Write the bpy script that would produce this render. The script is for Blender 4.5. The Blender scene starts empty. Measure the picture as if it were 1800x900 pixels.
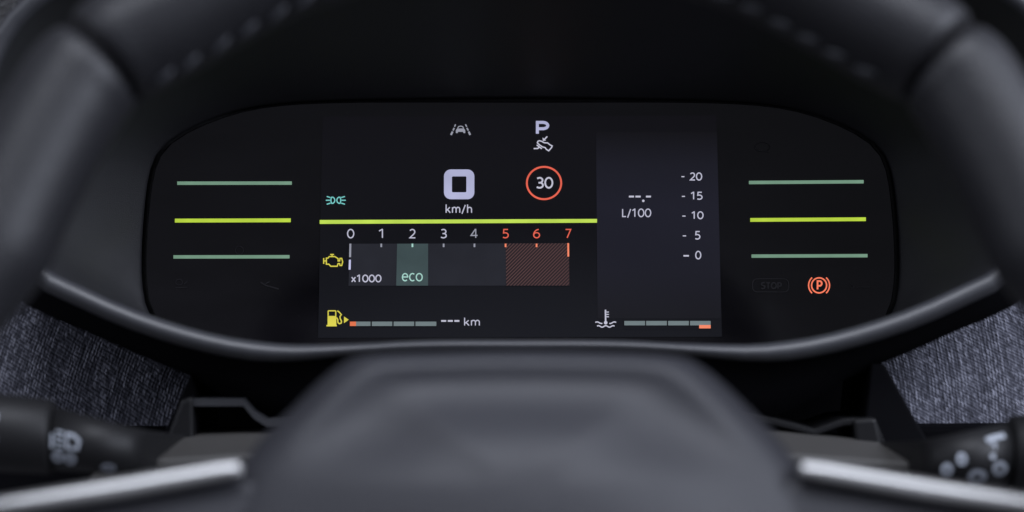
import bpy, bmesh, math, random
from mathutils import Vector, Matrix
random.seed(7)
sc = bpy.context.scene
COL = sc.collection
R = math.radians

# ------------------------------------------------------------------ camera, world, lamps
D = 0.85                 # metres from the lens to the middle of the cluster
S = 0.22e-3              # metres per photo pixel at that distance
cam_d = bpy.data.cameras.new('camera'); cam = bpy.data.objects.new('camera', cam_d); COL.objects.link(cam)
cam.location = (0, -D, 0); cam.rotation_euler = (R(90), 0, 0)
cam_d.sensor_width = 36; cam_d.lens = 36 * D / (1800 * S)
cam_d.clip_start = 0.01; cam_d.clip_end = 50
cam_d.dof.use_dof = True; cam_d.dof.focus_distance = D; cam_d.dof.aperture_fstop = 6.3
sc.camera = cam

w = bpy.data.worlds.new('World'); sc.world = w; w.use_nodes = True
w.node_tree.nodes['Background'].inputs['Color'].default_value = (0.82, 0.84, 1.0, 1)
w.node_tree.nodes['Background'].inputs['Strength'].default_value = 0.15

def area(name, loc, target, sx, sy, power, color):
    d = bpy.data.lights.new(name, 'AREA'); d.shape = 'RECTANGLE'; d.size = sx; d.size_y = sy
    d.energy = power; d.color = color
    o = bpy.data.objects.new(name, d); COL.objects.link(o); o.location = loc
    o.rotation_euler = (Vector(target) - Vector(loc)).to_track_quat('-Z', 'Y').to_euler()
    return o
area('side_window_light', (0.95, -0.65, 0.50), (0, -0.2, 0), 0.9, 0.6, 16.5, (0.81, 0.86, 1.0))
area('far_window_light', (-1.2, -0.8, 0.45), (0, -0.2, 0), 1.2, 0.8, 4.6, (0.81, 0.86, 1.0))
area('overhead_light', (0.02, -0.74, 1.1), (0, -0.2, -0.1), 1.1, 0.6, 17, (0.85, 0.89, 1.0))  # added lamp overhead, stands in for side-window daylight and lights the lip

sc.render.engine = 'CYCLES'
sc.cycles.use_denoising = True
sc.view_settings.view_transform = 'Standard'; sc.view_settings.look = 'None'
sc.view_settings.exposure = 0; sc.view_settings.gamma = 1

# ------------------------------------------------------------------ measuring helpers
def W(px, py, Y):
    """point at depth Y seen at photo pixel (px, py)"""
    k = (Y + D) / D * S
    return Vector(((px - 900) * k, Y, (450 - py) * k))
class Plane:
    """tilted plane; (u, v) in metres on it, n towards the driver"""
    def __init__(s, p0, lean):
        s.p0 = Vector(p0); a = R(lean)
        s.up = Vector((0, math.sin(a), math.cos(a))); s.n = Vector((0, -math.cos(a), math.sin(a)))
    def uv(s, px, py, h=0):
        c = Vector((0, -D, 0)); d = W(px, py, 0) - c
        t = (s.p0 + s.n * h - c).dot(s.n) / d.dot(s.n); q = c + d * t - s.p0
        return (q.x, q.dot(s.up))
    def pt(s, u, v, h=0):
        return s.p0 + Vector((u, 0, 0)) + s.up * v + s.n * h
    def px(s, px, py, h=0):
        u, v = s.uv(px, py, h); return s.pt(u, v, h)
CL = Plane((0, 0, 0), 8)                   # cluster face
WH = Plane(W(915, 0, -0.265), 22)          # steering wheel plane

def srgb(r, g, b):
    f = lambda c: (c / 255 / 12.92) if c / 255 <= 0.04045 else ((c / 255 + 0.055) / 1.055) ** 2.4
    return (f(r), f(g), f(b), 1)

def catmull(P, per=8, closed=True):
    out = []; n = len(P)
    rng = range(n) if closed else range(n - 1)
    for i in rng:
        g = (lambda k: P[k % n]) if closed else (lambda k: P[max(0, min(n - 1, k))])
        a, b, c, d = g(i - 1), g(i), g(i + 1), g(i + 2)
        for j in range(per):
            t = j / per
            out.append(tuple(0.5 * (2 * b[k] + (c[k] - a[k]) * t + (2 * a[k] - 5 * b[k] + 4 * c[k] - d[k]) * t * t
                       + (3 * b[k] - a[k] - 3 * c[k] + d[k]) * t ** 3) for k in range(len(b))))
    if not closed: out.append(tuple(P[-1]))
    return out
def mirror_px(half, cx=915):
    """half: left-hand points from top centre to bottom centre -> closed loop"""
    r = [(2 * cx - x, y) for x, y in half if abs(x - cx) > 1]
    return list(half) + r[::-1]
def by_angle(loop, n=160, c=(915, 400)):
    """resample a star-shaped loop at n even angles round c"""
    res = []
    m = len(loop)
    for k in range(n):
        a = 2 * math.pi * k / n; dx, dy = math.cos(a), math.sin(a); best = None
        for i in range(m):
            x1, y1 = loop[i][0] - c[0], loop[i][1] - c[1]; x2, y2 = loop[(i + 1) % m][0] - c[0], loop[(i + 1) % m][1] - c[1]
            ex, ey = x2 - x1, y2 - y1; den = dx * ey - dy * ex
            if abs(den) < 1e-12: continue
            t = (x1 * ey - y1 * ex) / den; q = (x1 * dy - y1 * dx) / den
            if t > 0 and -1e-6 <= q <= 1 + 1e-6: best = t if best is None else max(best, t)
        res.append((c[0] + dx * best, c[1] + dy * best))
    return res

# ------------------------------------------------------------------ objects
WORLD = {}
def thing(name, loc, label, cat, group=None):
    o = bpy.data.objects.new(name, None); COL.objects.link(o); o.location = loc; o.empty_display_size = 0.02
    o['label'] = label; o['category'] = cat
    if group: o['group'] = group
    WORLD[o] = Vector(loc); return o
def mesh(name, verts, faces, mat, parent=None, smooth=True, label=None, kind=None, bevel=0, sub=0, uvs=None):
    vs = [Vector(v) for v in verts]
    lo = Vector([min(v[k] for v in vs) for k in range(3)]); hi = Vector([max(v[k] for v in vs) for k in range(3)])
    c = (lo + hi) / 2
    me = bpy.data.meshes.new(name); me.from_pydata([v - c for v in vs], [], faces)
    bm = bmesh.new(); bm.from_mesh(me); bmesh.ops.recalc_face_normals(bm, faces=bm.faces); bm.to_mesh(me); bm.free()
    if smooth:
        for p in me.polygons: p.use_smooth = True
    me.materials.append(mat)
    o = bpy.data.objects.new(name, me); COL.objects.link(o)
    if parent: o.parent = parent; o.location = c - WORLD[parent]
    else: o.location = c
    WORLD[o] = c
    if label: o['label'] = label
    if kind: o['kind'] = kind
    if bevel:
        m = o.modifiers.new('bevel', 'BEVEL'); m.width = bevel; m.segments = 3; m.limit_method = 'ANGLE'; m.angle_limit = R(35)
    if sub:
        m = o.modifiers.new('sub', 'SUBSURF'); m.levels = sub; m.render_levels = sub
    return o
def loft(loops, close=True, cap0=False, cap1=False):
    n = len(loops[0]); v = [p for L in loops for p in L]; f = []
    for i in range(len(loops) - 1):
        for j in range(n if close else n - 1):
            k = (j + 1) % n
            f.append((i * n + j, i * n + k, (i + 1) * n + k, (i + 1) * n + j))
    if cap0: f.append(tuple(range(n - 1, -1, -1)))
    if cap1: f.append(tuple((len(loops) - 1) * n + j for j in range(n)))
    return v, f

# ------------------------------------------------------------------ materials
def mat(name, base, rough=0.5, metal=0.0, spec=0.5, emit=None, bump=None, rvar=0.0):
    m = bpy.data.materials.new(name); m.use_nodes = True; nt = m.node_tree; b = nt.nodes['Principled BSDF']
    b.inputs['Base Color'].default_value = (*base[:3], 1); b.inputs['Roughness'].default_value = rough
    b.inputs['Metallic'].default_value = metal; b.inputs['Specular IOR Level'].default_value = spec
    if emit:
        b.inputs['Emission Color'].default_value = emit; b.inputs['Emission Strength'].default_value = 1
    if bump or rvar:
        tc = nt.nodes.new('ShaderNodeTexCoord')
    if bump:                                     # (scale, strength, distance)
        vo = nt.nodes.new('ShaderNodeTexVoronoi'); vo.inputs['Scale'].default_value = bump[0]
        no = nt.nodes.new('ShaderNodeTexNoise'); no.inputs['Scale'].default_value = bump[0] * 0.7; no.inputs['Detail'].default_value = 4
        mx = nt.nodes.new('ShaderNodeMath'); mx.operation = 'ADD'
        bp = nt.nodes.new('ShaderNodeBump'); bp.inputs['Strength'].default_value = bump[1]; bp.inputs['Distance'].default_value = bump[2]
        nt.links.new(tc.outputs['Object'], vo.inputs['Vector']); nt.links.new(tc.outputs['Object'], no.inputs['Vector'])
        nt.links.new(vo.outputs['Distance'], mx.inputs[0]); nt.links.new(no.outputs['Fac'], mx.inputs[1])
        nt.links.new(mx.outputs[0], bp.inputs['Height']); nt.links.new(bp.outputs['Normal'], b.inputs['Normal'])
    if rvar:
        n2 = nt.nodes.new('ShaderNodeTexNoise'); n2.inputs['Scale'].default_value = 45; n2.inputs['Detail'].default_value = 6
        mr = nt.nodes.new('ShaderNodeMapRange'); mr.inputs['To Min'].default_value = rough - rvar; mr.inputs['To Max'].default_value = rough + rvar
        nt.links.new(tc.outputs['Object'], n2.inputs['Vector']); nt.links.new(n2.outputs['Fac'], mr.inputs['Value'])
        nt.links.new(mr.outputs['Result'], b.inputs['Roughness'])
    return m
def lit(name, r, g, b):
    m = mat(name, (0.005, 0.005, 0.006), 0.35, spec=0.2, emit=srgb(r, g, b)); nt = m.node_tree
    tc = nt.nodes.new('ShaderNodeTexCoord'); no = nt.nodes.new('ShaderNodeTexNoise'); no.inputs['Scale'].default_value = 70; no.inputs['Detail'].default_value = 3
    mr = nt.nodes.new('ShaderNodeMapRange'); mr.inputs['From Min'].default_value = 0.25; mr.inputs['From Max'].default_value = 0.75
    mr.inputs['To Min'].default_value = 0.82; mr.inputs['To Max'].default_value = 1.12      # uneven backlight
    nt.links.new(tc.outputs['Object'], no.inputs['Vector']); nt.links.new(no.outputs['Fac'], mr.inputs['Value'])
    nt.links.new(mr.outputs['Result'], nt.nodes['Principled BSDF'].inputs['Emission Strength'])
    return m
M = dict(
    leather=mat('leather', (0.0135, 0.0137, 0.0165), 0.47, spec=0.37, bump=(900, 0.35, 0.0004), rvar=0.06),
    thread=mat('thread', (0.034, 0.036, 0.043), 0.6),
    core=mat('seam_core', (0.008, 0.008, 0.009), 0.8, spec=0.1),
    pad=mat('airbag_vinyl', (0.023, 0.0235, 0.029), 0.52, spec=0.42, bump=(1200, 0.3, 0.0003), rvar=0.05),
    silver=mat('satin_silver', (0.36, 0.36, 0.36), 0.36, metal=0.9),
    hood=mat('hood_plastic', (0.022, 0.022, 0.025), 0.42, spec=0.5, bump=(2500, 0.25, 0.0002)),
    lip=mat('lip_satin', (0.026, 0.027, 0.032), 0.48, spec=0.8, rvar=0.05),
    bracket=mat('bracket_black', (0.008, 0.008, 0.009), 0.42, spec=0.3, rvar=0.05),
    skirt=mat('cowl_black', (0.004, 0.004, 0.005), 0.7, spec=0.03, bump=(2500, 0.2, 0.0002)),
    grain=mat('grained_plastic', (0.055, 0.055, 0.057), 0.33, spec=0.8, bump=(800, 1.0, 0.003)),
    shroud=mat('shroud_plastic', (0.050, 0.048, 0.046), 0.55, spec=0.4, bump=(2200, 0.3, 0.0002)),
    stalk=mat('stalk_plastic', (0.010, 0.010, 0.011), 0.5, spec=0.3, rvar=0.06),
    print=mat('white_print', (0.34, 0.37, 0.42), 0.6),
    face=mat('smoked_lens', (0.008, 0.0075, 0.0085), 0.12, spec=0.5, rvar=0.04),
    ghost=mat('unlit_symbol', (0.015, 0.014, 0.017), 0.4, spec=0.3),
    white=lit('lit_white', 196, 196, 214), pale=lit('lit_pale', 192, 192, 212), digit=lit('lit_digit', 176, 178, 212), dim=lit('lit_dim', 150, 152, 166),
    dash=lit('lit_needle', 200, 200, 240),
    green=lit('lit_green', 190, 221, 84), greenside=lit('lit_green_side', 184, 212, 66), sage=lit('lit_sage', 114, 148, 127),
    teal=lit('lit_teal', 122, 206, 204), yellow=lit('lit_yellow', 218, 208, 78), red=lit('lit_red', 232, 100, 80), orange=lit('lit_orange', 250, 138, 104),
    brake=lit('lit_brake', 255, 128, 96), eco=lit('lit_eco_zone', 60, 75, 77), mint=lit('lit_mint', 168, 214, 204), seg=lit('lit_segment', 112, 125, 128),
    segorange=lit('lit_segment_orange', 228, 116, 76), tach=lit('lit_tach', 33, 34, 41),
)
def screen_mat(name, rows):
    """backlit display: faint glow that varies down the panel; rows = (z as 0..1, srgb)"""
    m = mat(name, (0.004, 0.004, 0.005), 0.2, spec=0.4); nt = m.node_tree; b = nt.nodes['Principled BSDF']
    tc = nt.nodes.new('ShaderNodeTexCoord'); sp = nt.nodes.new('ShaderNodeSeparateXYZ'); cr = nt.nodes.new('ShaderNodeValToRGB')
    nt.links.new(tc.outputs['Generated'], sp.inputs[0]); nt.links.new(sp.outputs['Z'], cr.inputs['Fac'])
    e = cr.color_ramp.elements
    e[0].position, e[0].color = rows[0][0], srgb(*rows[0][1]); e[1].position, e[1].color = rows[-1][0], srgb(*rows[-1][1])
    for p, c in rows[1:-1]:
        q = e.new(p); q.color = srgb(*c)
    nt.links.new(cr.outputs['Color'], b.inputs['Emission Color']); b.inputs['Emission Strength'].default_value = 1
    return m
M['screen'] = screen_mat('display_glow', [(0, (16, 17, 22)), (0.5, (9, 9, 13)), (1, (7, 6, 10))])
M['info'] = screen_mat('display_glow_info', [(0, (20, 20, 25)), (0.25, (25, 25, 34)), (0.6, (26, 26, 37)), (0.82, (22, 22, 31)), (1, (11, 10, 14))])
def hatch_mat():
    m = mat('lit_hatch', (0.005, 0.005, 0.006), 0.35, spec=0.2); nt = m.node_tree; b = nt.nodes['Principled BSDF']
    tc = nt.nodes.new('ShaderNodeTexCoord'); sp = nt.nodes.new('ShaderNodeSeparateXYZ'); nt.links.new(tc.outputs['Object'], sp.inputs[0])
    def ma(op, a, bv=None):
        n = nt.nodes.new('ShaderNodeMath'); n.operation = op
        for i, x in enumerate((a, bv)):
            if x is None: continue
            if isinstance(x, (int, float)): n.inputs[i].default_value = x
            else: nt.links.new(x, n.inputs[i])
        return n.outputs[0]
    z = ma('MULTIPLY', sp.outputs['Z'], 1.0)
    s = ma('SINE', ma('MULTIPLY', ma('SUBTRACT', sp.outputs['X'], z), 2 * math.pi / (6.1 * S)))
    cr = nt.nodes.new('ShaderNodeValToRGB'); e = cr.color_ramp.elements
    e[0].position, e[0].color = 0.42, srgb(28, 20, 25); e[1].position, e[1].color = 0.85, srgb(86, 62, 61)
    nt.links.new(ma('MULTIPLY_ADD', s, 0.5), cr.inputs['Fac'])
    nt.nodes[-1]
    for n in nt.nodes:
        if n.type == 'MATH' and n.operation == 'MULTIPLY_ADD': n.inputs[2].default_value = 0.5
    nt.links.new(cr.outputs['Color'], b.inputs['Emission Color']); b.inputs['Emission Strength'].default_value = 1
    return m
M['hatch'] = hatch_mat()
def haze_and_dust(m):  # streaky base colour stands in for reflected haze, plus a few dust specks
    nt = m.node_tree; b = nt.nodes['Principled BSDF']; tc = nt.nodes.new('ShaderNodeTexCoord')
    mp = nt.nodes.new('ShaderNodeMapping'); mp.inputs['Rotation'].default_value = (0, 0.5, 0); mp.inputs['Scale'].default_value = (14, 14, 60)
    n1 = nt.nodes.new('ShaderNodeTexNoise'); n1.inputs['Scale'].default_value = 1; n1.inputs['Detail'].default_value = 5
    n2 = nt.nodes.new('ShaderNodeTexVoronoi'); n2.inputs['Scale'].default_value = 160
    c1 = nt.nodes.new('ShaderNodeValToRGB'); c1.color_ramp.elements[0].position = 0.35; c1.color_ramp.elements[0].color = (0.0036, 0.0033, 0.0044, 1)
    c1.color_ramp.elements[1].position = 0.75; c1.color_ramp.elements[1].color = (0.0085, 0.0078, 0.0098, 1)
    c2 = nt.nodes.new('ShaderNodeValToRGB'); c2.color_ramp.elements[0].position = 0.015; c2.color_ramp.elements[0].color = (0.012, 0.012, 0.013, 1)
    c2.color_ramp.elements[1].position = 0.05; c2.color_ramp.elements[1].color = (0, 0, 0, 1)
    ad = nt.nodes.new('ShaderNodeVectorMath'); L = nt.links.new
    L(tc.outputs['Object'], mp.inputs['Vector']); L(mp.outputs[0], n1.inputs['Vector']); L(tc.outputs['Object'], n2.inputs['Vector'])
    L(n1.outputs['Fac'], c1.inputs['Fac']); L(n2.outputs['Distance'], c2.inputs['Fac']); L(c1.outputs['Color'], ad.inputs[0]); L(c2.outputs['Color'], ad.inputs[1])
    L(ad.outputs[0], b.inputs['Base Color'])
haze_and_dust(M['face'])
def fabric_mat():
    m = mat('woven_fabric', (0.1, 0.1, 0.12), 0.85, spec=0.25); nt = m.node_tree; b = nt.nodes['Principled BSDF']
    tc = nt.nodes.new('ShaderNodeTexCoord'); L = nt.links.new
    sp = nt.nodes.new('ShaderNodeSeparateXYZ')
    # slight wobble of the yarns
    wob = nt.nodes.new('ShaderNodeTexNoise'); wob.inputs['Scale'].default_value = 160; L(tc.outputs['Object'], wob.inputs['Vector'])
    sc_ = nt.nodes.new('ShaderNodeVectorMath'); sc_.operation = 'SCALE'; sc_.inputs['Scale'].default_value = 0.0008; L(wob.outputs['Color'], sc_.inputs[0])
    ad = nt.nodes.new('ShaderNodeVectorMath'); ad.operation = 'ADD'; L(tc.outputs['Object'], ad.inputs[0]); L(sc_.outputs[0], ad.inputs[1])
    L(ad.outputs[0], sp.inputs[0])
    def ma(op, a, bv=None, c=None):
        n = nt.nodes.new('ShaderNodeMath'); n.operation = op
        for i, x in enumerate((a, bv, c)):
            if x is None: continue
            if isinstance(x, (int, float)): n.inputs[i].default_value = x
            else: L(x, n.inputs[i])
        return n.outputs[0]
    X, Z = sp.outputs['X'], sp.outputs['Z']
    px = 0.00125; pz = 0.0012
    a = ma('SINE', ma('MULTIPLY', X, 2 * math.pi / px))
    d = ma('SINE', ma('MULTIPLY', ma('ADD', Z, ma('MULTIPLY', X, 0.55)), 2 * math.pi / pz))
    weave = ma('MULTIPLY_ADD', ma('ADD', a, ma('MULTIPLY', d, 1.6)), 0.192, 0.5)       # 0..1
    cb = nt.nodes.new('ShaderNodeCombineXYZ'); L(ma('MULTIPLY', X, 860), cb.inputs[0]); L(ma('MULTIPLY', ma('ADD', Z, ma('MULTIPLY', X, 0.55)), 560), cb.inputs[2])
    vo = nt.nodes.new('ShaderNodeTexVoronoi'); vo.inputs['Scale'].default_value = 1; vo.inputs['Randomness'].default_value = 0.5; L(cb.outputs[0], vo.inputs['Vector'])
    sc2 = nt.nodes.new('ShaderNodeSeparateColor'); L(vo.outputs['Color'], sc2.inputs[0])
    stitch = ma('MULTIPLY', ma('SUBTRACT', 1.05, vo.outputs['Distance']), ma('MULTIPLY_ADD', sc2.outputs[0], 0.75, 0.45))
    weave = ma('MULTIPLY_ADD', stitch, 0.78, ma('MULTIPLY', weave, 0.32))
    def streak(sx, sz, detail):
        mp = nt.nodes.new('ShaderNodeMapping'); mp.inputs['Scale'].default_value = (sx, 1, sz); L(tc.outputs['Object'], mp.inputs['Vector'])
        n = nt.nodes.new('ShaderNodeTexNoise'); n.inputs['Scale'].default_value = 1; n.inputs['Detail'].default_value = detail; L(mp.outputs[0], n.inputs['Vector'])
        return n.outputs['Fac']
    st = streak(430, 55, 4); sp2 = streak(900, 500, 2)
    h = ma('MULTIPLY', weave, ma('MULTIPLY_ADD', st, 2.2, -0.06))
    cr = nt.nodes.new('ShaderNodeValToRGB'); e = cr.color_ramp.elements
    e[0].position, e[0].color = 0.10, (0.024, 0.025, 0.032, 1); e[1].position, e[1].color = 0.98, (0.26, 0.265, 0.32, 1)
    q = e.new(0.45); q.color = (0.080, 0.082, 0.106, 1)
    L(ma('MULTIPLY_ADD', ma('SUBTRACT', sp2, 0.5), 0.6, h), cr.inputs['Fac']); L(cr.outputs['Color'], b.inputs['Base Color'])
    bp = nt.nodes.new('ShaderNodeBump'); bp.inputs['Strength'].default_value = 0.8; bp.inputs['Distance'].default_value = 0.0006
    L(h, bp.inputs['Height']); L(bp.outputs['Normal'], b.inputs['Normal'])
    return m
M['fabric'] = fabric_mat()

# ------------------------------------------------------------------ flat drawings on the cluster face (photo pixels in, plane points out)
class Flat:
    def __init__(s, h, plane=CL): s.v = []; s.f = []; s.h = h; s.k = 0; s.plane = plane
    def P(s, x, y): return s.plane.px(x, y, s.h + s.k * 2e-5)
    def poly(s, pts):
        b = len(s.v); s.v += [s.P(*p) for p in pts]; s.f.append(tuple(range(b, b + len(pts)))); s.k += 1; return s
    def rect(s, x0, y0, x1, y1): return s.poly([(x0, y0), (x1, y0), (x1, y1), (x0, y1)])
    def strip(s, outer, inner, closed=True):
        b = len(s.v); n = len(outer); s.v += [s.P(*p) for p in outer] + [s.P(*p) for p in inner]
        for i in range(n if closed else n - 1):
            j = (i + 1) % n; s.f.append((b + i, b + j, b + n + j, b + n + i))
        s.k += 1; return s
    def stroke(s, pts, wd, closed=False):
        n = len(pts); A = []; B = []
        for i in range(n):
            p = Vector(pts[i]); a = Vector(pts[(i - 1) % n]) if (closed or i > 0) else None; c = Vector(pts[(i + 1) % n]) if (closed or i < n - 1) else None
            d1 = (p - a).normalized() if a is not None else None; d2 = (c - p).normalized() if c is not None else None
            if d1 is None: d1 = d2
            if d2 is None: d2 = d1
            n1 = Vector((-d1.y, d1.x)); n2 = Vector((-d2.y, d2.x)); m_ = (n1 + n2)
            m_ = m_.normalized() if m_.length > 1e-6 else n1
            L = wd / 2 / max(0.45, m_.dot(n1))
            A.append(tuple(p + m_ * L)); B.append(tuple(p - m_ * L))
        return s.strip(A, B, closed)
    def ring(s, cx, cy, rx, ry, wd, a0=0, a1=360, n=56):
        full = a1 - a0 >= 360; m_ = n if full else n + 1
        an = [R(a0 + (a1 - a0) * i / n) for i in range(m_)]
        return s.strip([(cx + (rx + wd / 2) * math.cos(a), cy + (ry + wd / 2) * math.sin(a)) for a in an],
                       [(cx + (rx - wd / 2) * math.cos(a), cy + (ry - wd / 2) * math.sin(a)) for a in an], full)
    def disc(s, cx, cy, r, n=20): return s.poly([(cx + r * math.cos(2 * math.pi * i / n), cy + r * math.sin(2 * math.pi * i / n)) for i in range(n)])
    def text(s, txt, x0, y0, x1, y1, wd=2.0):
        """stroke lettering: the box bounds the ink of the line"""
        segs = []; adv = 0
        for ch in txt:
            wch, st = GLYPH[ch]; segs += [([(p[0] + adv, p[1]) for p in pts], cl) for pts, cl in st]; adv += wch + 0.20
        X = [p[0] for g, _ in segs for p in g]; Yv = [p[1] for g, _ in segs for p in g]
        lx, hx, ly, hy = min(X), max(X), min(Yv), max(Yv); h = wd / 2
        mapx = lambda x: x0 + h + (x - lx) / max(hx - lx, 1e-6) * (x1 - x0 - wd)
        mapy = lambda y: y1 - h - (y - ly) / (hy - ly) * (y1 - y0 - wd)
        for g, cl in segs: s.stroke([(mapx(x), mapy(y)) for x, y in g], wd, cl)
        return s
    def make(s, name, m_, parent, label=None): return mesh(name, s.v, s.f, M[m_], parent, smooth=False, label=label)
GLYPH = None
def arc(cx, cy, rx, ry, a0, a1, n=10): return [(cx + rx * math.cos(R(a0 + (a1 - a0) * i / n)), cy + ry * math.sin(R(a0 + (a1 - a0) * i / n))) for i in range(n + 1)]
# single-line letters, height 1 (y up), each: advance width and list of (points, closed)
GLYPH = {
    '0': (0.72, [(arc(0.36, 0.5, 0.36, 0.5, 0, 352, 28), True)]),
    '1': (0.62, [([(0.02, 0.80), (0.30, 0.99), (0.34, 0.99), (0.34, 0.0)], False)]),
    '2': (0.66, [([(0.03, 0.86)] + arc(0.31, 0.71, 0.29, 0.29, 125, -30, 12) + [(0.42, 0.40), (0.02, 0.02), (0.66, 0.02)], False)]),
    '3': (0.64, [([(0.04, 0.93)] + arc(0.29, 0.75, 0.29, 0.25, 100, -80, 10) + [(0.18, 0.51)], False), (arc(0.28, 0.26, 0.34, 0.26, 85, -115, 12) + [(0.0, 0.07)], False)]),
    '4': (0.74, [([(0.54, 0.0), (0.54, 0.98), (0.48, 0.98), (0.02, 0.28), (0.74, 0.28)], False)]),
    '5': (0.62, [([(0.58, 0.99), (0.10, 0.99), (0.06, 0.57)] + arc(0.26, 0.30, 0.35, 0.30, 100, -110, 13) + [(0.0, 0.07)], False)]),
    '6': (0.70, [(arc(0.36, 0.31, 0.33, 0.31, 0, 350, 22), True), (arc(0.62, 0.31, 0.60, 0.69, 180, 92, 9), False)]),
    '7': (0.66, [([(0.0, 0.98), (0.66, 0.98), (0.20, 0.0)], False)]),
    'x': (0.56, [([(0.02, 0.70), (0.54, 0.0)], False), ([(0.54, 0.70), (0.02, 0.0)], False)]),
    'e': (0.62, [([(0.03, 0.37), (0.59, 0.37)] + arc(0.31, 0.35, 0.30, 0.35, 5, 312, 18), False)]),
    'c': (0.54, [(arc(0.32, 0.35, 0.32, 0.35, 52, 308, 16), False)]),
    'o': (0.66, [(arc(0.33, 0.35, 0.33, 0.35, 0, 350, 24), True)]),
    'k': (0.56, [([(0.05, 1.06), (0.05, 0.0)], False), ([(0.50, 0.70), (0.10, 0.30)], False), ([(0.20, 0.42), (0.54, 0.0)], False)]),
    'm': (0.98, [([(0.05, 0.70), (0.05, 0.0)], False), ([(0.06, 0.48)] + arc(0.28, 0.46, 0.21, 0.24, 165, 0, 8) + [(0.49, 0.0)], False), ([(0.50, 0.48)] + arc(0.72, 0.46, 0.21, 0.24, 165, 0, 8) + [(0.93, 0.0)], False)]),
    'h': (0.58, [([(0.05, 1.06), (0.05, 0.0)], False), ([(0.06, 0.46)] + arc(0.29, 0.44, 0.24, 0.26, 165, 0, 8) + [(0.53, 0.0)], False)]),
    '/': (0.44, [([(0.42, 1.0), (0.02, -0.12)], False)]),
    'L': (0.50, [([(0.05, 1.0), (0.05, 0.02), (0.50, 0.02)], False)]),
    'P': (0.62, [([(0.07, 0.0), (0.07, 0.96), (0.32, 0.96)] + arc(0.34, 0.69, 0.24, 0.27, 80, -80, 8) + [(0.32, 0.42), (0.12, 0.42)], False)]),
    'S': (0.56, [([(0.52, 0.92)] + arc(0.29, 0.75, 0.25, 0.24, 70, 250, 9) + arc(0.27, 0.25, 0.27, 0.25, 75, -110, 10) + [(0.02, 0.07)], False)]),
    'T': (0.60, [([(0.0, 0.97), (0.60, 0.97)], False), ([(0.30, 0.93), (0.30, 0.0)], False)]),
    'O': (0.74, [(arc(0.37, 0.5, 0.37, 0.5, 0, 352, 28), True)]),
}
def rrect(x0, y0, x1, y1, r, n=6):
    P = []
    for cx, cy, a in ((x1 - r, y0 + r, -90), (x1 - r, y1 - r, 0), (x0 + r, y1 - r, 90), (x0 + r, y0 + r, 180)):
        for i in range(n + 1):
            t = R(a + 90 * i / n); P.append((cx + r * math.cos(t), cy + r * math.sin(t)))
    return P

# ================================================================== BINNACLE (hood, funnel, lip)
lens_half = [(915, 178), (700, 178.5), (590, 180), (500, 184.5), (430, 195), (365, 216), (312, 243), (282, 272), (268, 312), (260, 375), (256, 440),
             (257, 500), (268, 548), (302, 592), (380, 628), (500, 645), (700, 650), (915, 652)]
lens = by_angle(catmull(mirror_px(lens_half), 6))
mouth_half = [(915, -190), (620, -178), (380, -125), (190, -62), (58, 12), (-8, 110), (-28, 235), (-2, 370), (75, 480), (150, 521), (240, 560), (340, 592),
              (430, 611), (510, 617), (600, 612), (700, 604), (800, 600), (915, 599)]
mouth = [(x + (22 * min(1, (450 - y) / 200) if x > 1400 and y < 450 else 0), y) for x, y in by_angle(catmull(mirror_px(mouth_half), 6))]
skirt_half = [(915, -290), (600, -275), (320, -210), (120, -110), (-20, 0), (-75, 120), (-90, 260), (-60, 400), (40, 531), (130, 573), (230, 618), (335, 662),
              (400, 700), (490, 740), (620, 765), (915, 775)]
skirt = by_angle(catmull(mirror_px(skirt_half), 6))
def grow(loop, k, c=(915, 400)):
    out = []
    for x, y in loop:
        d = math.hypot(x - c[0], y - c[1]); out.append((x + (x - c[0]) / d * k, y + (y - c[1]) / d * k))
    return out
YM = -0.10
bin_ = thing('instrument_binnacle', W(915, 600, -0.05), 'matt black binnacle hood with a satin lower lip around the digital cluster', 'dash hood')
def lerp_loop(a, b, t): return [p.lerp(q, t) for p, q in zip(a, b)]
g0 = [CL.px(x, y, -0.006) for x, y in grow(lens, -1)]
g1 = [CL.px(x, y, -0.006) for x, y in grow(lens, 7)]
g2 = [CL.px(x, y, 0.0004) for x, y in grow(lens, 7)]
g3 = [CL.px(x, y, 0.0016) for x, y in grow(lens, 11)]
mo = [W(x, y, YM) for x, y in mouth]
wall = [g0, g1, g2, g3] + [lerp_loop(g3, mo, t) for t in (0.06, 0.15, 0.3, 0.45, 0.6, 0.75, 0.88, 0.97)]
# bulge the funnel outward a little so its walls curve
for t, L in zip((0.06, 0.15, 0.3, 0.45, 0.6, 0.75, 0.88, 0.97), wall[4:]):
    b_ = 0.010 * math.sin(math.pi * t)
    for p in L:
        r_ = math.hypot(p.x - 0.003, p.z); p.x += (p.x - 0.003) / r_ * b_; p.z += p.z / r_ * b_ * 0.6
v, f = loft(wall); mesh('funnel_wall', v, f, M['hood'], bin_)
# lip bead: oval section swept round the mouth
def bead(path, rr, rd, n=12):
    loops = []; m_ = len(path); c = Vector((0.003, YM, 0.0))
    for i in range(m_):
        t = (path[(i + 1) % m_] - path[i - 1]).normalized(); o = t.cross(Vector((0, 1, 0))).normalized()
        if o.dot(path[i] - c) < 0: o = -o
        g_ = min(1, max(0, (abs(path[i].x - 0.003) / 0.07 - 0.7) / 0.6)); g_ = 0.62 + 0.55 * g_
        loops.append([path[i] + o * math.cos(2 * math.pi * k / n) * rr * g_ + Vector((0, 1, 0)) * math.sin(2 * math.pi * k / n) * rd for k in range(n)])
    loops.append(loops[0]); return loft(loops)
lipc = [W(x, y, YM) for x, y in grow(mouth, 7)]
v, f = bead(lipc, 0.0030, 0.0045); mesh('lip_trim', v, f, M['lip'], bin_, label='satin grey lip along the mouth of the hood')
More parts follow.
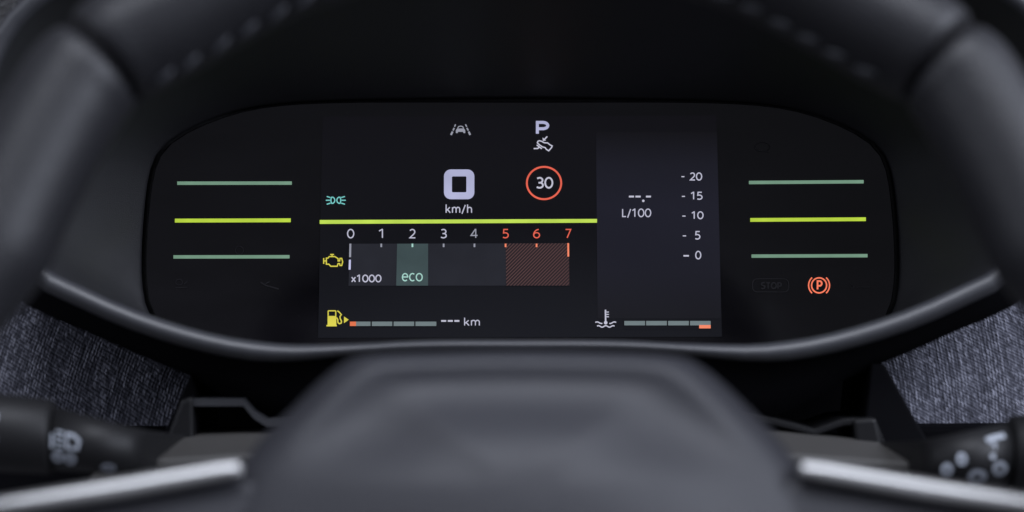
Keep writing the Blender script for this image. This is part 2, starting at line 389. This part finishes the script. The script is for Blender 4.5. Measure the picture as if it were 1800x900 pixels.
# shell outside the lip: upper half grained, lower half smooth black
s0 = [W(x, y, YM + 0.001) for x, y in grow(mouth, 10)]; s1 = [W(x, y, -0.085) for x, y in skirt]
s2 = [p + Vector((0, 0.004, 0)) for p in s1]; s3 = [Vector((p.x * 1.0, 0.03, p.z)) for p in s1]
shell = [s0, lerp_loop(s0, s1, 0.35), lerp_loop(s0, s1, 0.7), s1, s2, s3]
N = len(mouth)
up = [k % N for k in range(82, 159)]; dn = [k % N for k in range(158, 243)]
for nm, idx, mm in (('hood_shell', up, 'grain'), ('lower_cowl', dn, 'skirt')):
    v, f = loft([[L[k] for k in idx] for L in shell], close=False); mesh(nm, v, f, M[mm], bin_)

# ================================================================== INSTRUMENT CLUSTER
clu = thing('instrument_cluster', CL.px(915, 640), 'lit digital instrument cluster with smoked face behind the steering wheel', 'instrument cluster')
inner = grow(lens, -0.5)
lp = [[CL.px(x, y, -0.008) for x, y in inner], [CL.px(x, y, -0.0006) for x, y in inner], [CL.px(x, y, 0) for x, y in grow(inner, -2)]]
v, f = loft(lp, cap1=True); mesh('face_panel', v, f, M['face'], clu, smooth=False)
H = 0.0003
# display area, its corner points follow the photo
scr = Flat(H).poly([(567, 205), (1259, 203), (1269, 592), (559, 594)]).make('display_screen', 'screen', clu)
Flat(2 * H).poly([(562, 386.7), (1049.5, 384.8), (1049.5, 391.4), (562, 393.6)]).make('divider_line', 'green', scr, 'bright yellow green line across the display')
# lane assist symbol
q = lambda x, y: (780 + x / 22.5, 205 + y / 22.5)
a = Flat(3 * H)
for p0, p1, wd in (((470, 305), (428, 400), 2.2), ((415, 445), (368, 550), 2.6), ((352, 590), (285, 725), 3.3), ((858, 305), (912, 400), 2.2), ((915, 445), (972, 550), 2.6), ((985, 590), (1047, 725), 3.3)):
    a.stroke([q(*p0), q(*p1)], wd)
a.poly([q(*p) for p in ((480, 650), (478, 545), (510, 490), (560, 470), (770, 470), (820, 490), (852, 545), (850, 650), (780, 650), (765, 600), (565, 600), (550, 650))])
a.stroke([q(*p) for p in ((545, 480), (585, 395), (665, 375), (750, 395), (790, 480))], 1.8)
a.make('lane_assist_symbol', 'dim', scr)
a = Flat(3 * H); a.text('P', 942, 212.5, 965.5, 237.5, 5.2).make('gear_letter', 'digit', scr)
q = lambda x, y: (920 + x / 5.625, 200 + y / 5.625)
a = Flat(3 * H)
a.stroke([q(*p) for p in ((138, 287), (143, 272), (158, 266), (182, 272), (205, 286), (240, 288), (262, 306), (285, 318), (278, 335), (250, 366), (228, 352), (215, 334), (190, 328), (160, 308))], 2.1, True)
a.stroke([q(236, 224), q(206, 256)], 2.3); a.poly([q(190, 234), q(193, 268), q(224, 264)])
a.stroke([q(102, 344), q(142, 343), q(160, 328)], 2.1); a.stroke([q(132, 308), q(182, 346)], 2.1)
a.make('foot_brake_symbol', 'white', scr)
# speed
a = Flat(3 * H); a.strip(rrect(780.4, 297.8, 833.8, 350.2, 12), rrect(794.4, 310, 819.8, 338, 2)); a.make('speed_digit', 'digit', scr, 'large blocky lavender zero showing the speed')
Flat(3 * H).text('km/h', 783.3, 358.5, 829.8, 376.5, 1.9).make('speed_unit', 'pale', scr)
Flat(3 * H).ring(956.3, 321.7, 30.2, 28.4, 3.3).make('speed_limit_ring', 'red', scr)
Flat(3 * H).text('30', 942, 311, 972.5, 331.5, 2.9).make('speed_limit_number', 'white', scr)
# side light symbol
q = lambda x, y: (560 + x / 6, 330 + y / 6)
a = Flat(3 * H)
for sgn in (1, -1):
    m_ = lambda x, y: q(182 + sgn * (x - 182), y)
    a.stroke([m_(*p) for p in ((138, 100), (152, 100), (166, 112), (172, 132), (166, 152), (152, 164), (138, 164), (132, 150), (130, 132), (132, 114))], 1.9, True)
    for p0, p1 in (((86, 92), (126, 104)), ((77, 132), (122, 132)), ((86, 174), (126, 162))): a.stroke([m_(*p0), m_(*p1)], 1.9)
a.make('side_light_symbol', 'teal', scr)
# engine warning
a = Flat(3 * H)
a.stroke([q(*p) for p in ((82, 742), (100, 742), (112, 726), (172, 726), (206, 748), (206, 772), (222, 772), (226, 745), (244, 745), (254, 782), (244, 820), (226, 820), (222, 800), (206, 800), (196, 828), (128, 828), (108, 806), (82, 806))], 2.0, True)
a.stroke([q(54, 742), q(54, 802)], 2.0); a.stroke([q(56, 772), q(81, 772)], 2.0); a.stroke([q(122, 704), q(162, 704)], 2.0); a.stroke([q(142, 706), q(142, 724)], 2.0)
a.make('engine_warning_symbol', 'yellow', scr)
# fuel symbol
q = lambda x, y: (560 + x / 6, 535 + y / 6)
a = Flat(3 * H)
a.poly([q(*p) for p in ((95, 122), (187, 122), (187, 217), (192, 217), (192, 232), (83, 232), (83, 217), (95, 217))])
a.stroke([q(*p) for p in ((101, 121), (101, 72), (108, 68), (176, 68), (181, 73), (181, 121))], 2.0)
a.stroke([q(*p) for p in ((198, 68), (216, 80), (240, 108), (226, 128), (228, 150), (242, 178), (238, 198), (218, 204), (204, 192), (202, 160), (190, 138))], 2.1)
a.poly([q(268, 128), q(318, 162), q(268, 198)])
a.make('fuel_pump_symbol', 'yellow', scr)
q7 = lambda x, y: (1030 + x / 7.2, 530 + y / 7.2)
a = Flat(3 * H)
a.stroke([q7(247, 104), q7(249, 262)], 2.6); a.disc(*q7(250, 268), 3.1)
for y in (133, 163, 193): a.stroke([q7(258, y), q7(290, y)], 1.7)
def wave(x0, x1, y, amp, ph, cyc):
    return [q7(x0 + (x1 - x0) * i / 16, y + amp * math.sin(2 * math.pi * (ph + cyc * i / 16))) for i in range(17)]
a.stroke(wave(118, 207, 268, 10, 0.55, 0.8), 2.0); a.stroke(wave(296, 382, 268, 10, 0.15, 0.8), 2.0); a.stroke(wave(140, 362, 315, 10, 0.55, 2.4), 2.0)
a.make('coolant_symbol', 'white', scr)
for i, x in enumerate((775.5, 787.2, 798.7)): Flat(3 * H).rect(x, 562.6, x + 8.8, 565.6).make('range_dash', 'white', scr)
Flat(3 * H).text('km', 815.8, 557.5, 843.5, 573, 1.8).make('range_unit', 'pale', scr)
# info column on the right
info = Flat(2 * H).poly([(1047.6, 232), (1260.3, 232), (1268, 560), (1050.5, 560)]).make('consumption_panel', 'info', clu)
for x0, x1 in ((1105.5, 1114.5), (1117, 1126.2), (1135.5, 1144.2)): Flat(3 * H).rect(x0, 344, x1, 347).make('consumption_dash', 'white', info)
Flat(3 * H).disc(1130.8, 353, 2.2).make('decimal_point', 'white', info)
Flat(3 * H).text('L/100', 1093.5, 366.5, 1144.8, 383.5, 1.9).make('consumption_unit', 'pale', info)
for t, x0, x1, y0, y1, d0, d1, dy, th in (('20', 1212.5, 1234.4, 303, 317.5, 1197.8, 1203, 310.5, 1.8), ('15', 1213.9, 1235, 337, 351.3, 1198.6, 1204, 345.2, 1.8), ('10', 1215.2, 1236.8, 371.3, 385.4, 1199.4, 1205, 379.8, 1.8),
                                      ('5', 1221.3, 1231.2, 406, 421.2, 1200.2, 1206, 414.6, 1.8), ('0', 1222, 1232.8, 440.8, 456, 1201.4, 1211, 449.6, 2.7)):
    Flat(3 * H).text(t, x0, y0, x1, y1, 2.0).make('scale_number', 'pale', info)
    Flat(3 * H).rect(d0, dy - th / 2, d1, dy + th / 2).make('scale_dash', 'white', info)
# rev counter
tach = Flat(2 * H).poly([(615.5, 428.5), (1000, 427.6), (1001, 502), (612.5, 502.2)]).make('rev_counter', 'tach', clu)
Flat(3 * H).poly([(698, 428.4), (752.5, 428.3), (752.5, 502.1), (696.5, 502.1)]).make('eco_zone', 'eco', tach)
Flat(3 * H).poly([(889, 428), (1000, 427.7), (1001, 502), (889.8, 502)]).make('red_zone', 'hatch', tach, 'red hatched zone from five to seven')
for t, x0, x1, c in (('0', 610, 622.8, 'pale'), ('1', 665.3, 673.2, 'pale'), ('2', 719.4, 731, 'pale'), ('3', 774.2, 785.4, 'pale'), ('4', 827, 840.4, 'dim'), ('5', 883.2, 894.4, 'red'), ('6', 937, 949.4, 'red'), ('7', 993.2, 1004.2, 'red')):
    Flat(4 * H).text(t, x0, 402.3, x1, 419, 2.0).make('rev_number', c, tach)
for x, c in ((670.2, 'dim'), (725, 'mint'), (779.8, 'dim'), (834, 'dim'), (888.7, 'orange'), (943.2, 'orange')): Flat(4.5 * H).rect(x - 1.5, 428.3, x + 1.5, 434.3).make('rev_tick', c, tach)
Flat(4.5 * H).poly([(997.2, 427.4), (1000.4, 427.4), (1000.6, 451), (997.4, 451)]).make('rev_tick', 'orange', tach)
Flat(4.5 * H).poly([(614.2, 428.3), (617.6, 428.3), (617, 452), (613.7, 452)]).make('rev_tick', 'dim', tach)
Flat(4.5 * H).poly([(613.4, 456.5), (616.8, 456.5), (616.3, 474), (612.8, 474)]).make('rev_needle', 'dash', tach)
Flat(4.5 * H).text('x1000', 617.2, 482.6, 670.6, 496.4, 2.1).make('rev_unit', 'pale', tach)
Flat(4.5 * H).text('eco', 706.3, 479.8, 743.2, 494.6, 2.1).make('eco_text', 'mint', tach)
# gauges of four segments
e0 = Flat(2 * H).rect(613.5, 563.5, 768, 574.8).make('fuel_gauge', 'screen', clu)
for x0, x1, c in ((615, 625.8, 'segorange'), (625.8, 651.2, 'seg'), (653.7, 689.5, 'seg'), (692, 728, 'seg'), (730.4, 767, 'seg')): Flat(3 * H).rect(x0, 565.3, x1, 573).make('gauge_segment', c, e0)
e1 = Flat(2 * H).rect(1096, 562.5, 1250, 578.5).make('temperature_gauge', 'screen', clu)
for x0, x1 in ((1097.4, 1133.9), (1135.8, 1172.2), (1174.4, 1210.8), (1213, 1249.2)): Flat(3 * H).rect(x0, 564.1, x1, 571.9).make('gauge_segment', 'seg', e1)
Flat(4 * H).rect(1229, 571.2, 1249.2, 577.2).make('gauge_segment', 'orange', e1, 'orange segment under the hot end')
# six luminous bars on the side wings
for x0, x1, y0, y1, th, c in ((311.5, 513, 322, 321.8, 6, 'sage'), (307.4, 511, 387.8, 387.2, 6.8, 'greenside'), (304.8, 509, 451.6, 451.3, 6, 'sage'),
                              (1316.4, 1518.2, 320.8, 319.4, 6, 'sage'), (1318.8, 1522, 386.6, 385.3, 6.6, 'greenside'), (1321, 1525, 450.2, 449.4, 6, 'sage')):
    Flat(H).poly([(x0, y0 - th / 2), (x1, y1 - th / 2), (x1, y1 + th / 2), (x0, y0 + th / 2)]).make('light_bar', c, clu)
# parking brake
a = Flat(H); a.ring(1439.8, 501.6, 13.2, 13.2, 2.5); a.ring(1439.8, 501.6, 18.4, 18.4, 2.3, -48, 48, 20); a.ring(1439.8, 501.6, 18.4, 18.4, 2.3, 132, 228, 20)
a.text('P', 1435.6, 492.6, 1446, 510.2, 3.0); a.make('parking_brake_symbol', 'brake', clu, 'glowing orange red parking brake symbol')
# unlit symbols that show faintly in the face
a = Flat(H); a.text('STOP', 1337, 495.6, 1374.6, 508.6, 2.6); b0 = rrect(1322, 489.5, 1387, 514, 9); a.strip(b0, rrect(1323.4, 490.9, 1385.6, 512.6, 7.8)); a.make('stop_symbol', 'ghost', clu, 'unlit STOP sign')
a = Flat(H); a.stroke([(1494, 497), (1500, 504), (1496, 509)], 2.2); a.stroke([(1506, 505), (1530, 505)], 2); a.make('unlit_symbol', 'ghost', clu)
a = Flat(H); a.ring(1340, 258, 13, 8, 1.6); a.stroke([(1345, 266), (1352, 268)], 1.6); a.make('unlit_symbol', 'ghost', clu)
a = Flat(H); a.ring(315, 496, 6, 5, 1.8); a.stroke([(308, 506), (330, 505)], 1.8); a.stroke([(324, 499), (330, 494)], 1.8); a.make('unlit_symbol', 'ghost', clu)
a = Flat(H); a.stroke([(458, 496), (468, 502), (490, 508)], 2.4); a.stroke([(466, 499), (474, 495)], 2.0); a.make('unlit_symbol', 'ghost', clu)
a = Flat(H); a.ring(421, 440, 7, 7, 1.6); a.make('unlit_symbol', 'ghost', clu)

# ================================================================== DASHBOARD with woven panels
dash = thing('dashboard', W(900, 900, 0.02), 'dashboard with blue grey woven fabric panels either side of the steering column', 'dashboard')
def fab(pts, Y0, Y1):
    """sheet over a px quad (tl, tr, br, bl), bowed a little, 12 mm thick edge"""
    n = 20; v = []; f = []
    for back in (0, 1):
        for i in range(n + 1):
            for j in range(n + 1):
                s_, t = i / n, j / n
                x = (pts[0][0] * (1 - s_) + pts[1][0] * s_) * (1 - t) + (pts[3][0] * (1 - s_) + pts[2][0] * s_) * t
                y = (pts[0][1] * (1 - s_) + pts[1][1] * s_) * (1 - t) + (pts[3][1] * (1 - s_) + pts[2][1] * s_) * t
                v.append(W(x, y, Y0 + (Y1 - Y0) * t - 0.006 * math.sin(math.pi * t)) + Vector((0, 0.012 * back, 0)))
    m_ = n + 1
    for b in (0, m_ * m_):
        for i in range(n):
            for j in range(n): f.append((b + i * m_ + j, b + i * m_ + j + 1, b + (i + 1) * m_ + j + 1, b + (i + 1) * m_ + j))
    return v, f
v, f = fab([(-160, 450), (362, 626), (300, 775), (-160, 765)], 0.022, -0.05); mesh('fabric_panel', v, f, M['fabric'], dash)
v, f = fab([(1490, 620), (1960, 455), (1960, 765), (1590, 775)], -0.015, -0.045); mesh('fabric_panel', v, f, M['fabric'], dash)
def prism(name, pts, Yf, Yb, m_, parent, bevel=0.0015, label=None, drop=0.0):
    fr = [W(x, y, Yf) for x, y in pts]; bk = [Vector((p.x, Yb, p.z + drop)) for p in fr]
    v, f = loft([fr, bk], cap0=True, cap1=True); return mesh(name, v, f, M[m_], parent, smooth=False, bevel=bevel, label=label)
prism('dashboard_body', [(-500, -700), (2300, -700), (2300, 1500), (-500, 1500)], 0.05, 0.12, 'skirt', dash)
prism('lower_ledge', [(-200, 752), (330, 757), (330, 1000), (-200, 1000)], -0.062, 0.0, 'skirt', dash)
prism('lower_ledge', [(1570, 752), (2000, 748), (2000, 1000), (1570, 1000)], -0.062, 0.0, 'skirt', dash)

# ================================================================== STEERING COLUMN
col = thing('steering_column', W(915, 1000, -0.12), 'dark plastic steering column shroud with raised side brackets below the cluster', 'steering column')
# shroud: lofted from the dash to the wheel
def shroud_loop(Y, pts): return [W(x, y, Y) for x, y in pts]
back = [(262, 800), (300, 752), (480, 746), (640, 730), (915, 722), (1190, 730), (1345, 738), (1440, 762), (1560, 770), (1610, 800), (1500, 1050), (330, 1050)]
mid = [(175, 830), (240, 775), (470, 765), (640, 760), (915, 755), (1190, 760), (1360, 762), (1590, 785), (1660, 830), (1720, 870), (1600, 1100), (230, 1100)]
frn = [(110, 880), (190, 812), (460, 795), (640, 790), (915, 790), (1190, 790), (1370, 795), (1640, 815), (1720, 880), (1760, 920), (1650, 1150), (180, 1150)]
v, f = loft([shroud_loop(-0.06, back), shroud_loop(-0.10, mid), shroud_loop(-0.142, frn)], cap0=True, cap1=True)
mesh('shroud_cover', v, f, M['shroud'], col, smooth=False, bevel=0.002)
prism('side_bracket', [(336, 655), (345, 700), (345, 800), (268, 800), (300, 735)], -0.088, -0.03, 'skirt', col, 0.001)
prism('side_bracket', [(1530, 640), (1556, 640), (1600, 720), (1645, 800), (1545, 800), (1520, 740)], -0.088, -0.03, 'skirt', col, 0.001)
def flap(pts, th, Yf, Yb):
    v = []; f = []
    lo = [W(x, y, Yf) for x, y in pts]; up_ = [W(x, y - th, Yf) for x, y in pts]
    L = [lo, up_, [p + Vector((0, Yb - Yf, 0)) for p in up_], [p + Vector((0, Yb - Yf, 0)) for p in lo]]
    n = len(pts)
    return loft([[L[k][i] for k in range(4)] for i in range(n)], cap0=True, cap1=True)
prism('raised_bracket', [(318, 703), (338, 697), (340, 800), (282, 800)], -0.095, -0.05, 'bracket', col, 0.0012)
prism('raised_bracket', [(1500, 738), (1540, 735), (1556, 800), (1508, 800)], -0.095, -0.05, 'bracket', col, 0.0012)
v, f = flap([(335, 800), (337, 714), (428, 714), (446, 736), (468, 750), (505, 746), (560, 738)], 13, -0.093, -0.055); mesh('shroud_flap', v, f, M['lip'], col, smooth=False, bevel=0.0012)
v, f = flap([(1270, 722), (1335, 741), (1400, 757), (1432, 766), (1470, 752), (1484, 748), (1538, 746), (1560, 800)], 11, -0.093, -0.055); mesh('shroud_flap', v, f, M['bracket'], col, smooth=False, bevel=0.0006)

# ================================================================== STALKS
def lathe_x(prof, Y, n=28):
    """prof: (px, py centre, radius px) along the stalk"""
    loops = []
    for x, y, r, *yy in prof:
        Y_ = yy[0] if yy else Y; c = W(x, y, Y_); rr = r * (Y + D) / D * S
        loops.append([c + Vector((0, -math.cos(2 * math.pi * k / n), math.sin(2 * math.pi * k / n))) * rr for k in range(n)])
    return loft(loops, cap0=True, cap1=True)
YS = -0.165
class Front(Flat):
    """print lying on the front of a stalk of px centre line cy(x) and radius r(x)"""
    def __init__(s, prof, Y, h): s.v = []; s.f = []; s.h = h; s.k = 0; s.prof = prof; s.Y = Y
    def P(s, x, y):
        for (x0, y0, r0), (x1, y1, r1) in zip(s.prof, s.prof[1:]):
            if min(x0, x1) <= x <= max(x0, x1):
                t = (x - x0) / (x1 - x0); cy = y0 + (y1 - y0) * t; r = r0 + (r1 - r0) * t; break
        d = max(-0.96, min(0.96, (y - cy) / r)); k = (s.Y + D) / D * S
        c = W(x, cy, s.Y); e = math.asin(d); rr = r * k + s.h + s.k * 2e-5
        return c + Vector((0, -math.cos(e) * rr, -math.sin(e) * rr))
lst = thing('control_stalk', W(60, 770, YS), 'light switch stalk with white headlamp symbols, lower left of the wheel', 'control stalk', 'steering column stalks')
lprof = [(-120, 752, 60), (-112, 752, 72), (88, 768, 66), (96, 770, 58), (100, 772, 56), (230, 792, 42), (262, 796, 38), (330, 800, 34)]
v, f = lathe_x(lprof[:4], YS); mesh('rotary_knob', v, f, M['stalk'], lst)
v, f = lathe_x(lprof[4:6] + [(262, 796, 40, YS + 0.012), (330, 800, 38, -0.09)], YS); mesh('stalk_arm', v, f, M['stalk'], lst)
a = Front(lprof, YS, 0.0003)
a.stroke([(103, 758), (103, 782)], 5); 
for y in (756, 765, 774, 783): a.stroke([(110, y - 2), (122, y + 1)], 3.6)
a.stroke([(128, 759), (140, 762), (150, 772), (146, 784), (128, 782)], 5, True)
a.make('headlamp_symbol', 'print', lst)
a = Front(lprof, YS, 0.0003); a.ring(112, 798, 7, 7, 6); a.ring(133, 802, 7, 7, 6); a.make('side_lamp_symbol', 'print', lst)
a = Front(lprof, YS, 0.0003); a.ring(197, 818, 10, 5, 6); a.make('fog_lamp_symbol', 'print', lst)
a = Front(lprof, YS, 0.0003); a.ring(0, 730, 8, 10, 6); a.ring(0, 766, 8, 11, 6); a.make('knob_symbol', 'print', lst)
rst = thing('control_stalk', W(1740, 790, YS), 'wiper stalk with scattered white wiper symbols, lower right of the wheel', 'control stalk', 'steering column stalks')
rprof = [(1600, 814, 38), (1640, 812, 42), (1770, 800, 56), (1774, 800, 60), (1780, 798, 68), (1960, 790, 70)]
v, f = lathe_x([(1540, 812, 38, -0.09), (1612, 814, 40, YS + 0.012)] + rprof[1:3], YS); mesh('stalk_arm', v, f, M['stalk'], rst)
v, f = lathe_x(rprof[3:], YS); mesh('rotary_knob', v, f, M['stalk'], rst)
a = Front(rprof, YS, 0.0003); a.ring(1656, 821, 7, 8, 7); a.make('wiper_symbol', 'print', rst)
a = Front(rprof, YS, 0.0003); a.ring(1681, 803, 6, 8, 6); a.make('wiper_symbol', 'print', rst)
a = Front(rprof, YS, 0.0003); a.stroke([(1725, 772), (1735, 768), (1757, 763)], 8); a.stroke([(1738, 774), (1733, 802)], 8); a.make('wiper_symbol', 'print', rst)
a = Front(rprof, YS, 0.0003); a.ring(1746, 818, 9, 9, 7); a.make('wiper_symbol', 'print', rst)
a = Front(rprof, YS, 0.0003); a.ring(1709, 833, 12, 9, 8); a.stroke([(1704, 846), (1724, 826)], 4); a.make('wiper_symbol', 'print', rst)

# ================================================================== STEERING WHEEL
whl = thing('steering_wheel', WH.px(915, 1400), 'black leather steering wheel with silver spoke trims in front of the cluster', 'steering wheel')
rim_half = [(915, -62), (735, -46), (560, 0), (450, 52), (340, 115), (243, 172), (192, 245), (150, 322), (112, 400), (74, 482), (12, 560), (-50, 650),
            (-100, 770), (-118, 920), (-90, 1130), (20, 1400), (260, 1640), (590, 1770), (915, 1810)]
def wuv(pts): return [WH.uv(x, y) for x, y in pts]
hu = wuv(rim_half); loop = hu + [(-u, v_) for u, v_ in hu[1:-1]][::-1]
PER = 14
inn = catmull(loop, PER); NP = len(inn)
ra, rb = 0.0150, 0.0165
frames = []
for i in range(NP):
    a_, b_ = Vector(inn[i - 2]), Vector(inn[(i + 2) % NP]); t = (b_ - a_).normalized(); o = Vector((-t.y, t.x))
    if o.dot(Vector(inn[i]) - Vector((0, hu[0][1] / 2 + hu[-1][1] / 2))) < 0: o = -o
    frames.append((Vector(inn[i]) + o * ra, t, o))
# smooth the normals and centre line so that the tube never kinks
for _ in range(6):
    frames = [((frames[i - 1][0] + frames[i][0] * 2 + frames[(i + 1) % NP][0]) / 4, frames[i][1], (frames[i - 1][2] + frames[i][2] * 2 + frames[(i + 1) % NP][2]).normalized()) for i in range(NP)]
def ring_at(i, k=1.0, n=28):
    c, t, o = frames[i % NP]; out = []
    for j in range(n):
        th = 2 * math.pi * j / n; p = c + o * (math.cos(th) * ra * k)
        out.append(WH.pt(p.x, p.y, math.sin(th) * rb * k))
    return out
iL = 5 * PER; iR = NP - iL
def section(i0, i1):
    idx = list(range(i0, i1 + 1)); loops = []
    m_ = len(idx)
    for q_, i in enumerate(idx):
        e = min(q_, m_ - 1 - q_)
        loops.append(ring_at(i, (0.925, 0.97, 0.99)[e] if e < 3 else 1.0))
    return loft(loops, cap0=True, cap1=True)
core_loops = [ring_at(i, 0.86, 20) for i in range(NP)]; core_loops.append(core_loops[0])
v, f = loft(core_loops); rim = mesh('rim', v, f, M['core'], whl)
v, f = section(iR + 1, NP + iL - 1); mesh('leather_section', v, f, M['leather'], rim, label='upper leather section of the rim')
v, f = section(iL + 1, NP // 2 - 6 * PER); mesh('leather_section', v, f, M['leather'], rim, label='left hand leather grip')
v, f = section(NP // 2 + 6 * PER, iR - 1); mesh('leather_section', v, f, M['leather'], rim, label='right hand leather grip')
# stitches along the inner edge of the upper section
def stitch_mesh():
    bm = bmesh.new(); bmesh.ops.create_uvsphere(bm, u_segments=8, v_segments=6, radius=1)
    bmesh.ops.scale(bm, vec=(0.0038, 0.0012, 0.0011), verts=bm.verts)
    me = bpy.data.meshes.new('stitch'); bm.to_mesh(me); bm.free(); me.materials.append(M['thread'])
    for p in me.polygons: p.use_smooth = True
    return me
sm = stitch_mesh()
acc = 0.0; last = None
for i in range(iR + 3, NP + iL - 2):
    c, t, o = frames[i % NP]; th = R(180 - 8)
    p = c + o * math.cos(th) * ra; P3 = WH.pt(p.x, p.y, math.sin(th) * rb)
    if last is not None: acc += (P3 - last).length
    last = P3
    if acc > 0.0078:
        acc = random.uniform(-0.0006, 0.0006)
        T = Vector((t.x, 0, 0)) + WH.up * t.y; Nn = (Vector((o.x, 0, 0)) + WH.up * o.y) * math.cos(th) + WH.n * math.sin(th); B = Nn.cross(T)
        T2 = (T * math.cos(0.35) + B * math.sin(0.35)); B2 = Nn.cross(T2)
        ob = bpy.data.objects.new('stitch', sm); COL.objects.link(ob); ob.parent = rim
        mt = Matrix((T2, B2, Nn)).transposed().to_4x4(); mt.translation = P3 + Nn * 0.0003 - WORLD[rim]; ob.matrix_local = mt
# airbag cover
hub_px = [(640, 628), (780, 621), (915, 619), (1050, 621), (1185, 628), (1246, 655), (1316, 718), (1384, 790), (1432, 870), (1470, 1000), (1450, 1150), (1340, 1300), (1150, 1380), (915, 1400),
          (680, 1380), (490, 1300), (380, 1150), (360, 1000), (396, 870), (444, 790), (514, 718), (582, 655)]
hub = catmull([WH.uv(x, y, -0.034) for x, y in hub_px], 5)
hc = Vector((sum(p[0] for p in hub) / len(hub), sum(p[1] for p in hub) / len(hub)))
vt = max(p[1] for p in hub) - hc.y
def hl(k, h, h2=None):
    """outline shrunk by k at height h; h2 is the height towards the bottom, where the step under the ridge fades"""
    out = []
    for p in hub:
        q_ = min(1, max(0, ((p[1] - hc.y) / vt - 0.10) / 0.75)); q_ = q_ * q_ * (3 - 2 * q_)
        out.append(WH.pt(hc.x + (p[0] - hc.x) * k, hc.y + (p[1] - hc.y) * k, h if h2 is None else h * q_ + h2 * (1 - q_)))
    return out
v, f = loft([hl(0.90, -0.075), hl(0.955, -0.055), hl(0.99, -0.040), hl(1.0, -0.035), hl(0.985, -0.0305), hl(0.96, -0.0278), hl(0.93, -0.0257), hl(0.90, -0.0240, -0.0245), hl(0.87, -0.0228, -0.0233), hl(0.845, -0.0222, -0.0226),
              hl(0.82, -0.0222, -0.0219), hl(0.79, -0.0226, -0.0212), hl(0.75, -0.0230, -0.0203), hl(0.70, -0.0228, -0.0192), hl(0.62, -0.0215, -0.0173), hl(0.52, -0.0186, -0.0150), hl(0.40, -0.0146, -0.0126), hl(0.28, -0.0116, -0.0108), hl(0.14, -0.0098, -0.0096)], cap1=True)
mesh('airbag_cover', v, f, M['pad'], whl)
# spokes
def spoke(sgn, trim_label):
    mx = lambda pts: [(915 + sgn * (x - 915), y) for x, y in pts]
    def sl(pts, h): return [WH.px(x, y, h) for x, y in mx(pts)]
    body = [(470, 850), (400, 838), (200, 868), (0, 905), (-170, 925), (-170, 1060), (0, 1050), (200, 1040), (470, 1060)]
    v, f = loft([sl(body, -0.055), sl(body, -0.024)], cap0=True, cap1=True)
    sp_ = mesh('spoke', v, f, M['pad'], whl, smooth=False, bevel=0.002)
    trim = [(424, 806), (380, 811), (200, 841), (0, 872), (-165, 893), (-165, 925), (0, 908), (200, 880), (390, 846), (430, 838)]
    v, f = loft([sl(trim, -0.05), sl(trim, -0.019)], cap0=True, cap1=True)
    mesh('spoke_trim', v, f, M['silver'], sp_, smooth=False, bevel=0.003, label=trim_label)
spoke(1, 'satin silver trim on the left spoke'); spoke(-1, 'satin silver trim on the right spoke')
